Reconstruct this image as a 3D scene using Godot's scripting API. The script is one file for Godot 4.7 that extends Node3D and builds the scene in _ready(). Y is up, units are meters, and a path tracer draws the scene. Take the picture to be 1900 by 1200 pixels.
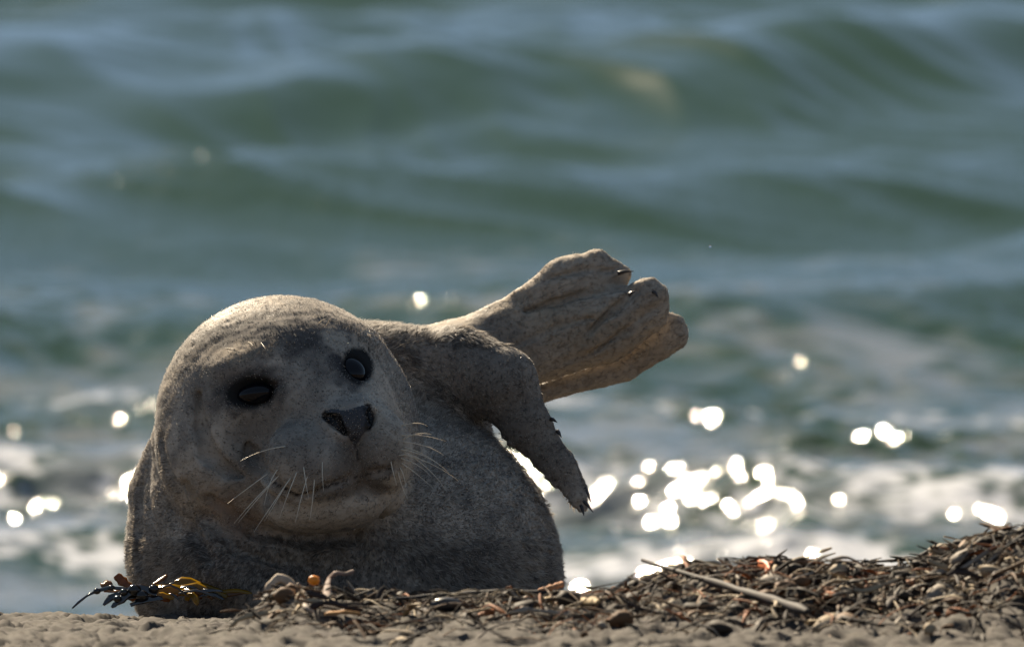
extends Node3D
# A young seal lying on the wrack line of a beach, shot against the light with a long lens; surf behind.
# Measures: K metres per photograph pixel at the seal's head (depth z = 0), z points to the camera.

const K := 0.00055
const CAM_Y := 0.9
const CAM_D := 12.0
const SEA_Y := -1.0

var rng := RandomNumberGenerator.new()
var n_a := FastNoiseLite.new()
var n_b := FastNoiseLite.new()
var n_c := FastNoiseLite.new()
var n_cell := FastNoiseLite.new()


func _ready() -> void:
	rng.seed = 7
	setup_noise()
	# ---- camera
	var cam := Camera3D.new()
	cam.name = "camera"
	add_child(cam)
	cam.position = Vector3(0, CAM_Y, CAM_D)
	cam.look_at_from_position(cam.position, Vector3(0, 510.0 * K, 0))
	var lens := CameraAttributesPhysical.new()
	lens.frustum_focal_length = 436.9
	lens.frustum_near = 0.5
	lens.frustum_far = 6000.0
	lens.frustum_focus_distance = 11.93
	lens.exposure_aperture = 16.5
	cam.attributes = lens
	# ---- sky, exposure
	var env := Environment.new()
	env.background_mode = Environment.BG_SKY
	var sm := ProceduralSkyMaterial.new()
	sm.sky_top_color = Color(0.052, 0.076, 0.114).linear_to_srgb()
	sm.sky_horizon_color = Color(0.118, 0.173, 0.252).linear_to_srgb()
	sm.sky_curve = 0.11
	sm.ground_bottom_color = Color(0.06, 0.09, 0.10).linear_to_srgb()
	sm.ground_horizon_color = Color(0.16, 0.22, 0.27).linear_to_srgb()
	sm.sun_angle_max = 12.0
	var sky := Sky.new()
	sky.sky_material = sm
	env.sky = sky
	env.background_energy_multiplier = 1.0
	env.tonemap_mode = Environment.TONE_MAPPER_LINEAR
	env.tonemap_exposure = 2.55
	env.sdfgi_enabled = true
	env.ssao_enabled = true
	env.ssil_enabled = true
	var we := WorldEnvironment.new()
	we.name = "world_environment"
	we.environment = env
	add_child(we)
	# ---- sun: behind the seal, a little to the left, about 40 degrees up
	var sun := DirectionalLight3D.new()
	sun.name = "sun"
	sun.light_energy = 1.6
	sun.light_color = Color(1.0, 0.93, 0.82)
	sun.light_angular_distance = 0.53
	sun.shadow_enabled = true
	add_child(sun)
	var el := deg_to_rad(38.5)
	var az := deg_to_rad(-24.0)
	var to_sun := Vector3(sin(az) * cos(el), sin(el), -cos(az) * cos(el))
	sun.look_at_from_position(to_sun * 50.0, Vector3.ZERO)
	# ---- the place
	build_sea()
	build_beach()
	build_seal()
	build_litter()


func setup_noise() -> void:
	var i := 0
	for n in [n_a, n_b, n_c]:
		n.noise_type = FastNoiseLite.TYPE_SIMPLEX_SMOOTH
		n.fractal_type = FastNoiseLite.FRACTAL_NONE
		n.frequency = 1.0
		n.seed = 11 + i * 17
		i += 1
	n_b.fractal_type = FastNoiseLite.FRACTAL_FBM
	n_b.fractal_octaves = 3
	n_cell.noise_type = FastNoiseLite.TYPE_CELLULAR
	n_cell.frequency = 1.0
	n_cell.cellular_return_type = FastNoiseLite.RETURN_DISTANCE
	n_cell.seed = 5


# ------------------------------------------------------------------ helpers

func P(x: float, y: float, z := 0.0) -> Vector3:
	# photograph measure (pixels, and pixels of depth) to metres in the place
	var zz := z * K
	var s := (CAM_D - zz) / CAM_D
	return Vector3((x - 950.0) * K * s, CAM_Y + ((1110.0 - y) * K - CAM_Y) * s, zz)


func front_px(p: Vector3) -> Vector2:
	var s := (CAM_D - p.z) / CAM_D
	return Vector2(p.x / (K * s) + 950.0, 1110.0 - ((p.y - CAM_Y) / s + CAM_Y) / K)


func lin(r: float, g: float, b: float) -> Color:
	return Color(r, g, b).linear_to_srgb()


class MB:
	var v := PackedVector3Array()
	var n := PackedVector3Array()
	var c := PackedColorArray()
	var idx := PackedInt32Array()

	func smooth() -> void:
		n.resize(v.size())
		n.fill(Vector3.ZERO)
		for t in range(0, idx.size(), 3):
			var a := idx[t]
			var b := idx[t + 1]
			var d := idx[t + 2]
			var f := (v[d] - v[a]).cross(v[b] - v[a])
			n[a] += f
			n[b] += f
			n[d] += f
		for i in n.size():
			n[i] = n[i].normalized() if n[i].length_squared() > 0.0 else Vector3.UP

	func mesh() -> ArrayMesh:
		if n.size() != v.size():
			smooth()
		var arr := []
		arr.resize(Mesh.ARRAY_MAX)
		arr[Mesh.ARRAY_VERTEX] = v
		arr[Mesh.ARRAY_NORMAL] = n
		if c.size() == v.size():
			arr[Mesh.ARRAY_COLOR] = c
		arr[Mesh.ARRAY_INDEX] = idx
		var m := ArrayMesh.new()
		m.add_surface_from_arrays(Mesh.PRIMITIVE_TRIANGLES, arr)
		return m

	# a sweep along pts; w = half width, t = half thickness (per point), up = direction of the thin side
	func sweep(pts: Array, w: Array, t: Array, up: Vector3, cols: Array, sides := 6) -> void:
		var first := v.size()
		var count := pts.size()
		var u := up
		for i in count:
			var dir: Vector3 = (pts[mini(i + 1, count - 1)] - pts[maxi(i - 1, 0)]).normalized()
			u = (u - dir * u.dot(dir))
			u = u.normalized() if u.length() > 0.01 else dir.cross(Vector3(0.31, 0.2, 0.93)).normalized()
			var s := dir.cross(u)
			for k in sides:
				var a := TAU * k / sides
				v.append(pts[i] + s * (cos(a) * w[i]) + u * (sin(a) * t[i]))
				c.append(cols[i])
		for i in count - 1:
			for k in sides:
				var a := first + i * sides + k
				var b := first + i * sides + (k + 1) % sides
				idx.append_array([a, b, a + sides, b, b + sides, a + sides])
		for e in [0, count - 1]:
			var mid := v.size()
			v.append(pts[e])
			c.append(cols[e])
			for k in sides:
				var a: int = first + e * sides + k
				var b: int = first + e * sides + (k + 1) % sides
				if e == 0:
					idx.append_array([mid, b, a])
				else:
					idx.append_array([mid, a, b])

	# an uneven lump: an octahedron cut once and pushed about
	func lump(at: Vector3, r: Vector3, turn: Basis, col: Color, rg: RandomNumberGenerator, rough := 0.25) -> void:
		var first := v.size()
		var rings := 5
		var seg := 7
		v.append(at + turn * Vector3(0, r.y, 0))
		c.append(col)
		for i in range(1, rings - 1):
			var th := PI * i / (rings - 1)
			for k in seg:
				var ph := TAU * k / seg
				var q := Vector3(sin(th) * cos(ph), cos(th), sin(th) * sin(ph)) * (1.0 + rg.randf_range(-rough, rough))
				v.append(at + turn * (q * r))
				c.append(col)
		v.append(at + turn * Vector3(0, -r.y, 0))
		c.append(col)
		var last := v.size() - 1
		for k in seg:
			idx.append_array([first, first + 1 + k, first + 1 + (k + 1) % seg])
			var low := first + 1 + (rings - 3) * seg
			idx.append_array([last, low + (k + 1) % seg, low + k])
		for i in rings - 3:
			for k in seg:
				var a := first + 1 + i * seg + k
				var b := first + 1 + i * seg + (k + 1) % seg
				idx.append_array([a, a + seg, b, b, a + seg, b + seg])


func put(called: String, m: Mesh, mat: Material, parent: Node = self) -> MeshInstance3D:
	var o := MeshInstance3D.new()
	o.name = called
	o.mesh = m
	o.material_override = mat
	parent.add_child(o, true)
	return o


func tag(o: Node, label: String, category: String, group := "", kind := "") -> void:
	if label:
		o.set_meta("label", label)
	if category:
		o.set_meta("category", category)
	if group:
		o.set_meta("group", group)
	if kind:
		o.set_meta("kind", kind)


func tinted(rough: float, spec := 0.5) -> StandardMaterial3D:
	var m := StandardMaterial3D.new()
	m.vertex_color_use_as_albedo = true
	m.roughness = rough
	m.metallic_specular = spec
	return m


# ------------------------------------------------------------------ sea

func ridge(n: FastNoiseLite, x: float, z: float) -> float:
	return 1.0 - 2.0 * absf(n.get_noise_2d(x, z))


func bump(z: float, at: float, front: float, back: float) -> float:
	var d := z - at
	var q := d / (front if d > 0.0 else back)
	return exp(-q * q)


func sea_h(xx: float, zz: float) -> float:
	var h := 0.0
	var x := xx / 1.4
	var z := (zz + 13.0) / 1.45 - 7.3
	# the swells that roll in: a tall one far out, lower ones before it
	var c1 := -27.5 + 0.6 * sin(x * 0.9 + 0.6) - 0.45 * x
	h += 0.34 * bump(z, c1, 1.55, 4.0) * (0.9 + 0.2 * n_a.get_noise_2d(x * 0.25, 3.0))
	h -= 0.05 * bump(z, c1 + 4.2, 2.0, 1.5)
	h += 0.34 * bump(z, -43.5 + 0.5 * x, 1.8, 4.0)
	h += 0.14 * bump(z, -20.5 - 0.7 * x + 0.6 * sin(x * 1.3), 0.8, 2.2)
	h += 0.10 * bump(z, -14.5 - 0.5 * x + 0.4 * sin(x * 1.9 + 1.0), 0.6, 1.6)
	# wind waves
	var wx := x + 0.5 * n_a.get_noise_2d(x * 0.3, z * 0.3)
	var far := clampf((-z - 8.0) / 14.0, 0.0, 1.0)
	h += (0.03 + 0.045 * far) * n_a.get_noise_2d(wx * 0.50 + z * 0.20, z * 0.22 - wx * 0.06)
	h += (0.016 + 0.019 * far) * ridge(n_c, (wx * 0.93 - z * 0.37) * 0.8, (wx * 0.37 + z * 0.93) * 0.24)
	h += (0.006 + 0.0065 * far) * ridge(n_a, (wx * 0.90 - z * 0.43) * 1.9, (wx * 0.43 + z * 0.90) * 0.55 + 40.0)
	# ruffled water near the beach, in gusts
	var near := clampf((z + 16.5) / 6.0, 0.0, 1.0)
	var gust := smoothstep(-0.6, 0.5, n_b.get_noise_2d(x * 1.3 + 5.0, z * 0.7)) * near
	h += (0.0026 + 0.021 * gust) * ridge(n_c, x * 4.0 + z, z * 3.6 + 9.0)
	h += (0.0006 + 0.0085 * gust) * n_a.get_noise_2d(x * 11.0, z * 10.0)
	var run := (x * -0.76 + z * 0.65) * 17.0 + 2.5 * n_a.get_noise_2d(x * 1.7, z * 1.7)
	h += 0.014 * gust * (1.0 - 1.4 * absf(sin(run))) * (0.6 + 0.6 * n_c.get_noise_2d(x * 2.2 + 3.0, z * 2.2))
	# surf that breaks near the beach
	var s := -9.4 + 0.5 * sin(x * 2.1) + 0.25 * x
	h += near * (0.09 * bump(z, s, 0.22, 0.7) + 0.05 * bump(z, s + 1.3 - 0.5 * x, 0.2, 0.5))
	h *= 1.25
	return h


func grid(m: MB, xs: PackedFloat32Array, zs: PackedFloat32Array, height: Callable) -> void:
	var first := m.v.size()
	for z in zs:
		for x in xs:
			m.v.append(Vector3(x, height.call(x, z), z))
	var w := xs.size()
	for j in zs.size() - 1:
		for i in w - 1:
			var a := first + j * w + i
			m.idx.append_array([a, a + 1, a + w, a + 1, a + w + 1, a + w])


func spaced(from: float, to: float, step: float) -> PackedFloat32Array:
	var out := PackedFloat32Array()
	var count := roundi(absf(to - from) / step)
	for i in count + 1:
		out.append(from + (to - from) * i / count)
	return out


func build_sea() -> void:
	var m := MB.new()
	# rows thin out with distance; columns are fine where the lens looks
	var zs := PackedFloat32Array()
	var z := -8.0
	while z > -76.0:
		zs.append(z)
		z -= 0.025 + maxf(0.0, -z - 17.0) * 0.0028
	for far in [-80.0, -110.0, -160.0, -260.0, -450.0, -900.0, -2500.0, -5000.0]:
		zs.append(far)
	var xs := PackedFloat32Array()
	for far in [-4000.0, -1500.0, -500.0, -160.0, -60.0, -25.0, -12.0]:
		xs.append(far)
	xs.append_array(spaced(-7.0, -4.4, 0.3))
	xs.append_array(spaced(-4.2, -1.65, 0.06))
	xs.append_array(spaced(-1.6, 1.6, 0.0225))
	xs.append_array(spaced(1.65, 4.2, 0.06))
	xs.append_array(spaced(4.4, 7.0, 0.3))
	for far in [12.0, 25.0, 60.0, 160.0, 500.0, 1500.0, 4000.0]:
		xs.append(far)
	grid(m, xs, zs, func(x: float, zz: float) -> float: return SEA_Y + sea_h(x, zz))
	# green water with films and streaks of foam where the surf has broken
	for p in m.v:
		var col := Color(0.0165, 0.038, 0.004)
		if p.z > -30.0:
			var film := n_b.get_noise_2d(p.x * 0.9 + p.z * 0.3, p.z * 0.6) + 0.6 * n_c.get_noise_2d(p.x * 4.0, p.z * 4.0)
			var share := smoothstep(-0.5, 0.7, film + 0.35 * clampf((p.z + 18.0) / 6.0, -2.6, 1.0))
			col = col.lerp(Color(0.30, 0.31, 0.345), share * 0.52)
			# white water on the breaking crests, in clots
			var q := Vector2(p.x / 1.4, (p.z + 13.0) / 1.45 - 7.3)
			var s := -9.4 + 0.5 * sin(q.x * 2.1) + 0.25 * q.x
			var crest := maxf(bump(q.y, s + 0.15, 0.45, 0.35), 0.9 * bump(q.y, s + 1.4 - 0.5 * q.x, 0.4, 0.3))
			crest = maxf(crest, 0.75 * bump(q.y, -12.3 + 0.4 * q.x, 0.4, 0.25))
			var clot := 0.5 + 0.9 * n_b.get_noise_2d(p.x * 2.6, p.z * 1.6) + 0.5 * n_c.get_noise_2d(p.x * 14.0, p.z * 12.0)
			col = col.lerp(Color(0.62, 0.63, 0.65), smoothstep(0.35, 0.75, crest * clot))
		m.c.append(col)
	# the ruffled near water has the finest ripples too; the swell farther out is smooth
	var ripple := FastNoiseLite.new()
	ripple.noise_type = FastNoiseLite.TYPE_SIMPLEX_SMOOTH
	ripple.frequency = 0.035
	ripple.fractal_octaves = 2
	ripple.seed = 3
	var rt := NoiseTexture2D.new()
	rt.width = 1024
	rt.height = 1024
	rt.seamless = true
	rt.as_normal_map = true
	rt.bump_strength = 6.0
	rt.noise = ripple
	var far_mat := tinted(0.1)
	var near_mat := tinted(0.08)
	near_mat.normal_enabled = true
	near_mat.normal_texture = rt
	near_mat.normal_scale = 0.55
	near_mat.uv1_triplanar = true
	near_mat.uv1_world_triplanar = true
	near_mat.uv1_scale = Vector3(0.8, 0.8, 0.8)
	m.smooth()
	var split := m.idx.size()
	for t in range(0, m.idx.size(), 3):
		if m.v[m.idx[t]].z < -36.0:
			split = t
			break
	var all_idx := m.idx
	m.idx = all_idx.slice(0, split)
	var sea_mesh := m.mesh()
	m.idx = all_idx.slice(split)
	var far_mesh := m.mesh()
	sea_mesh.add_surface_from_arrays(Mesh.PRIMITIVE_TRIANGLES, far_mesh.surface_get_arrays(0))
	sea_mesh.surface_set_material(0, near_mat)
	sea_mesh.surface_set_material(1, far_mat)
	var o := put("sea", sea_mesh, null)
	tag(o, "green grey sea rolling in with low waves behind the seal", "sea", "", "structure")


# ------------------------------------------------------------------ beach

func mound(x: float, z: float) -> float:
	# heap of wrack at the right, growing towards the frame's edge
	var px := x / K * 1.1 + 950.0
	var along := smoothstep(1020.0, 1300.0, px) * 0.030 + smoothstep(1680.0, 1900.0, px) * 0.036
	along += 0.024 * smoothstep(360.0, 560.0, px)
	along += 0.010 * exp(-pow((px - 560.0) / 90.0, 2.0))
	var across := bump(z, 1.1, 0.3, 0.3)
	return along * across * (1.0 + 0.25 * n_b.get_noise_2d(x * 9.0, z * 9.0))


func base_h(x: float, z: float) -> float:
	var h := 0.0
	if z < 0.15:
		h = -0.085 * (0.15 - z)
	if z < -12.0:
		h = -0.085 * 12.15 - 0.03 * (-12.0 - z)
	if z > 0.15:
		h = 0.061 * (minf(z, 2.4) - 0.15)   # the sand rises gently towards the camera
	return maxf(h, -4.0) + 0.004 * n_a.get_noise_2d(x * 3.0, z * 2.0)


func beach_h(x: float, z: float) -> float:
	var h := base_h(x, z) + mound(x, z)
	if z > -1.0 and z < 2.6 and absf(x) < 1.2:
		h += 0.004 * n_b.get_noise_2d(x * 16.0, z * 9.0)
		h += 0.009 * smoothstep(-0.14, 0.2, n_c.get_noise_2d(x * 18.0, z * 9.0))
		h += 0.003 * smoothstep(0.0, 0.3, n_a.get_noise_2d(x * 46.0 + 7.0, z * 34.0)) - 0.019
		h += 0.0012 * n_c.get_noise_2d(x * 190.0, z * 170.0)
	return h


func build_beach() -> void:
	var m := MB.new()
	var xs := PackedFloat32Array()
	for far in [-400.0, -120.0, -40.0, -12.0, -5.0, -2.5]:
		xs.append(far)
	xs.append_array(spaced(-1.5, -0.78, 0.06))
	xs.append_array(spaced(-0.77, 0.77, 0.0045))
	xs.append_array(spaced(0.78, 1.5, 0.06))
	for far in [2.5, 5.0, 12.0, 40.0, 120.0, 400.0]:
		xs.append(far)
	var zs := PackedFloat32Array()
	for far in [60.0, 30.0, 15.0, 8.0, 4.0, 2.6, 2.3, 2.1, 1.95]:
		zs.append(far)
	var run := spaced(1.9, -0.1, 0.006)
	
	run.append_array(spaced(-0.14, -1.2, 0.05))
	zs.append_array(run)
	for far in [-1.6, -2.5, -4.0, -6.0, -9.0, -12.0, -20.0, -40.0, -90.0, -300.0]:
		zs.append(far)
	grid(m, xs, zs, beach_h)
	for i in m.v.size():
		var p := m.v[i]
		var g := 0.5 + 0.5 * n_b.get_noise_2d(p.x * 60.0, p.z * 60.0)
		var s := 0.82 + 0.36 * g + rng.randf_range(-0.22, 0.22)
		m.c.append(Color(0.076 * s, 0.068 * s, 0.059 * s))
	var o := put("sand", m.mesh(), tinted(0.9, 0.3))
	tag(o, "pale brown lumpy sand in front of the seal", "sand", "", "structure")


# ------------------------------------------------------------------ seal

# primitives of the body, as a field: type 0 tapered capsule, type 1 ellipsoid
var p_type := PackedInt32Array()
var p_a := PackedVector3Array()
var p_b := PackedVector3Array()
var p_ra := PackedFloat32Array()
var p_rb := PackedFloat32Array()
var p_k := PackedFloat32Array()
var p_flat := PackedFloat32Array()
var p_in: Array[Basis] = []
var p_in2: Array[Basis] = []
var p_cut := PackedByteArray()
var bare := PackedByteArray()


func cap(a: Vector3, b: Vector3, ra: float, rb: float, k := 30.0, flat := 1.0, cut := 0) -> void:
	p_type.append(0)
	p_a.append(Vector3(a.x, a.y, a.z * flat))
	p_b.append(Vector3(b.x, b.y, b.z * flat))
	p_ra.append(ra * K)
	p_rb.append(rb * K)
	p_k.append(k * K)
	p_flat.append(flat)
	p_in.append(Basis())
	p_in2.append(Basis())
	p_cut.append(cut)


func ell(c: Vector3, r: Vector3, k := 30.0, roll := 0.0, yaw := 0.0, cut := 0) -> void:
	p_type.append(1)
	p_a.append(c)
	p_b.append(c)
	p_ra.append(minf(r.x, minf(r.y, r.z)) * K)
	p_rb.append(maxf(r.x, maxf(r.y, r.z)) * K)
	p_k.append(k * K)
	p_flat.append(1.0)
	var t := Basis(Vector3.UP, deg_to_rad(yaw)) * Basis(Vector3.BACK, deg_to_rad(roll))
	var inv := t.transposed()
	var rr := r * K
	p_in.append(Basis.from_scale(Vector3(1 / rr.x, 1 / rr.y, 1 / rr.z)) * inv)
	p_in2.append(Basis.from_scale(Vector3(1 / rr.x / rr.x, 1 / rr.y / rr.y, 1 / rr.z / rr.z)) * inv)
	p_cut.append(cut)


func one(i: int, p: Vector3) -> float:
	if p_type[i] == 0:
		var q := p
		q.z *= p_flat[i]
		var ba := p_b[i] - p_a[i]
		var pa := q - p_a[i]
		var h := clampf(pa.dot(ba) / maxf(ba.length_squared(), 1e-12), 0.0, 1.0)
		return (pa - ba * h).length() - lerpf(p_ra[i], p_rb[i], h)
	var o := p - p_a[i]
	var k0 := (p_in[i] * o).length()
	return k0 * (k0 - 1.0) / maxf((p_in2[i] * o).length(), 1e-9)


func field(p: Vector3, which: PackedInt32Array) -> float:
	var d := 1.0
	for i in which:
		var e := one(i, p)
		var k := p_k[i]
		if p_cut[i]:
			var h := clampf(0.5 - 0.5 * (d + e) / k, 0.0, 1.0)
			d = lerpf(d, -e, h) + k * h * (1.0 - h)
		else:
			var h := clampf(0.5 + 0.5 * (d - e) / k, 0.0, 1.0)
			d = lerpf(d, e, h) - k * h * (1.0 - h)
	return d


func seal_shape() -> void:
	# --- torso lying behind the head, running away from the camera
	ell(P(690, 1075, -190), Vector3(352, 335, 330), 40)
	cap(P(600, 880, -260), P(735, 800, -480), 232, 150, 60)
	cap(P(700, 800, -330), P(830, 720, -900), 195, 105, 60)
	ell(P(440, 1012, -110), Vector3(207, 272, 178), 40)      # neck and chest under the head
	cap(P(312, 800, -90), P(276, 910, -100), 26, 34, 30)      # rolls of skin at the left of the neck
	cap(P(304, 812, -50), P(320, 920, -5), 22, 34, 14)
	cap(P(318, 920, -5), P(372, 1110, 55), 36, 44, 10)
	cap(P(350, 900, 20), P(440, 1060, 100), 34, 60, 16)
	cap(P(440, 1010, 60), P(520, 1130, 90), 80, 100, 60)
	cap(P(520, 1010, 40), P(690, 1000, 20), 70, 80, 40)      # throat
	# --- shoulder and the fore flipper that hangs over the flank
	cap(P(660, 690, -250), P(850, 690, -235), 88, 76, 50)
	cap(P(850, 690, -235), P(930, 710, -200), 76, 66, 26)
	cap(P(930, 710, -200), P(978, 790, -170), 62, 46, 22, 1.5)
	cap(P(978, 790, -170), P(1040, 870, -150), 42, 30, 14, 1.7)
	cap(P(1040, 870, -150), P(1074, 925, -140), 27, 17, 10, 1.8)
	cap(P(1050, 850, -165), P(1088, 918, -170), 16, 9, 8, 1.8)
	cap(P(1074, 925, -140), P(1083, 944, -138), 13, 8, 8, 1.8)
	# --- hind flippers, folded together and lifted
	cap(P(810, 700, -880), P(930, 640, -900), 96, 74, 50)
	cap(P(930, 640, -900), P(1060, 538, -890), 68, 64, 30, 1.5)
	cap(P(1060, 538, -890), P(1108, 508, -885), 62, 43, 20, 1.6)
	cap(P(1108, 508, -885), P(1148, 512, -880), 43, 24, 14, 1.8)
	cap(P(940, 655, -880), P(1120, 606, -860), 76, 66, 24, 1.6)
	cap(P(1120, 606, -860), P(1194, 580, -855), 66, 47, 24, 1.7)
	cap(P(1130, 590, -850), P(1203, 550, -845), 34, 36, 30, 1.5)
	cap(P(1000, 731, -925), P(1160, 682, -932), 18, 26, 3, 1.5)   # the far one, below
	cap(P(1160, 682, -932), P(1240, 618, -940), 26, 40, 6, 1.8)
	# --- head
	ell(P(525, 785, 0), Vector3(237, 236, 228), 26)
	ell(P(640, 800, 20), Vector3(128, 165, 170), 40, 20)     # cheek at the right
	ell(P(410, 850, 60), Vector3(110, 110, 125), 40)         # cheek at the left
	cap(P(560, 715, 100), P(644, 808, 216), 116, 90, 60)     # bridge and muzzle
	ell(P(574, 862, 254), Vector3(106, 78, 98), 16, -8)      # whisker pads
	ell(P(704, 838, 238), Vector3(62, 80, 92), 14, 12)
	cap(P(630, 784, 283), P(672, 776, 280), 34, 30, 24)      # nose
	cap(P(655, 800, 283), P(660, 830, 280), 26, 22, 24)
	ell(P(622, 925, 188), Vector3(134, 62, 110), 18, 8)      # chin
	ell(P(470, 674, 150), Vector3(74, 26, 52), 34, 10)       # brows
	ell(P(668, 632, 62), Vector3(36, 24, 50), 34, -30)
	# --- hollows, set on the skin found there
	hollow([Vector2(466, 728)], [27.0], 27.0, 10, Vector3(42, 24, 30), 12)      # eyes
	hollow([Vector2(664, 680)], [24.0], 26.0, 10, Vector3(24, 30, 30), 18)
	hollow([Vector2(492, 722), Vector2(512, 713)], [9.0, 5.0], 6.0, 8)
	hollow([Vector2(604, 772), Vector2(622, 782), Vector2(640, 800)], [7.0, 12.0, 9.0], 20.0, 6)   # nostrils
	hollow([Vector2(681, 755), Vector2(687, 772), Vector2(684, 794)], [7.0, 11.0, 8.0], 20.0, 6)
	hollow([Vector2(658, 818), Vector2(662, 866)], [4.0, 4.0], 4.0, 8)          # groove of the lip
	hollow([Vector2(486, 770), Vector2(462, 812), Vector2(470, 850)], [16.0, 26.0, 20.0], 11.0, 46)
	hollow([Vector2(458, 822), Vector2(467, 842), Vector2(478, 862), Vector2(490, 880), Vector2(508, 897), Vector2(549, 921)], [6.0, 11.0, 14.0, 15.0, 14.0, 8.0], 20.0, 14)
	hollow([Vector2(549, 921), Vector2(600, 904), Vector2(650, 888), Vector2(700, 877), Vector2(728, 868)], [8.0, 6.0, 6.0, 6.0, 4.0], 7.0, 10)
	hollow([Vector2(370, 735), Vector2(372, 790), Vector2(386, 842), Vector2(420, 872), Vector2(452, 880)], [9.0, 14.0, 17.0, 14.0, 8.0], 24.0, 12)
	hollow([Vector2(300, 815), Vector2(326, 905), Vector2(352, 985), Vector2(390, 1040)], [9.0, 14.0, 15.0, 10.0], 20.0, 16)   # folds of the neck
	hollow([Vector2(262, 905), Vector2(254, 980), Vector2(262, 1050)], [9.0, 14.0, 10.0], 16.0, 14)
	hollow([Vector2(392, 925), Vector2(470, 984), Vector2(560, 1004), Vector2(650, 998), Vector2(720, 950), Vector2(752, 900)], [8.0, 11.0, 12.0, 12.0, 10.0, 6.0], 16.0, 16)
	hollow([Vector2(345, 900), Vector2(380, 960), Vector2(440, 1020), Vector2(520, 1050)], [7.0, 10.0, 10.0, 6.0], 12.0, 14)
	hollow([Vector2(975, 578), Vector2(1030, 562), Vector2(1085, 546), Vector2(1158, 533)], [6.0, 8.0, 9.0, 10.0], 14.0, 8)  # between the hind toes
	hollow([Vector2(1096, 614), Vector2(1140, 575), Vector2(1178, 540)], [6.0, 9.0, 11.0], 11.0, 8)
	hollow([Vector2(1010, 520), Vector2(1080, 500), Vector2(1140, 502)], [4.0, 6.0, 5.0], 6.0, 8)
	hollow([Vector2(960, 640), Vector2(1040, 602), Vector2(1100, 590)], [4.0, 6.0, 4.0], 5.0, 10)
	hollow([Vector2(1090, 660), Vector2(1160, 612), Vector2(1215, 572)], [4.0, 5.0, 6.0], 5.0, 10)


func surf(x: float, y: float) -> float:
	# depth (pixels) of the skin at that spot, seen from the front
	var all := PackedInt32Array(range(p_type.size()))
	var z := 460.0
	while z > -1200.0:
		var d := field(P(x, y, z), all)
		if d < 0.0004:
			return z
		z -= maxf(0.6, d / K * 0.7)
	return -1200.0


func hollow(at: Array, r: Array, deep: float, k: float, eye := Vector3.ZERO, roll := 0.0) -> void:
	var zs := []
	for p in at:
		zs.append(surf(p.x, p.y))
	if eye != Vector3.ZERO:
		ell(P(at[0].x, at[0].y, zs[0] + 4.0), eye, k, roll, 0, 1)
		return
	for i in at.size() - 1:
		cap(P(at[i].x, at[i].y, zs[i] + r[i] - deep), P(at[i + 1].x, at[i + 1].y, zs[i + 1] + r[i + 1] - deep), r[i], r[i + 1], k, 1.0, 1)


var s_h := 0.003
var s_lo := Vector3()
var s_n := Vector3i()
var s_nb := Vector3i()
var s_blocks: Array = []


func eval_block(b: int) -> void:
	var bx := b % s_nb.x
	var by := (b / s_nb.x) % s_nb.y
	var bz := b / (s_nb.x * s_nb.y)
	var half := s_h * 4.5
	var corner := s_lo + Vector3(bx, by, bz) * (s_h * 8.0)
	var c := corner + Vector3(half, half, half)
	var r := half * 1.8
	var dist := PackedFloat32Array()
	var low := 1.0
	var count := p_type.size()
	for i in count:
		var e := one(i, c)
		dist.append(e)
		if not p_cut[i]:
			low = minf(low, e - p_k[i] * 0.25)
	if low > r * 1.6:
		s_blocks[b] = 1.0
		return
	if low < -0.07:
		s_blocks[b] = -1.0
		return
	var near := PackedInt32Array()
	for i in count:
		if p_cut[i]:
			if dist[i] < (r + p_k[i]) * p_flat[i]:
				near.append(i)
		elif dist[i] < (maxf(low, -0.01) + 2.0 * r + p_k[i]) * p_flat[i]:
			near.append(i)
	var vals := PackedFloat32Array()
	vals.resize(729)
	var at := 0
	var mn := 1.0
	var mx := -1.0
	for z in 9:
		for y in 9:
			for x in 9:
				var f := field(corner + Vector3(x, y, z) * s_h, near)
				vals[at] = f
				at += 1
				mn = minf(mn, f)
				mx = maxf(mx, f)
	if mn > 0.0:
		s_blocks[b] = 1.0
	elif mx < 0.0:
		s_blocks[b] = -1.0
	else:
		s_blocks[b] = vals


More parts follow.
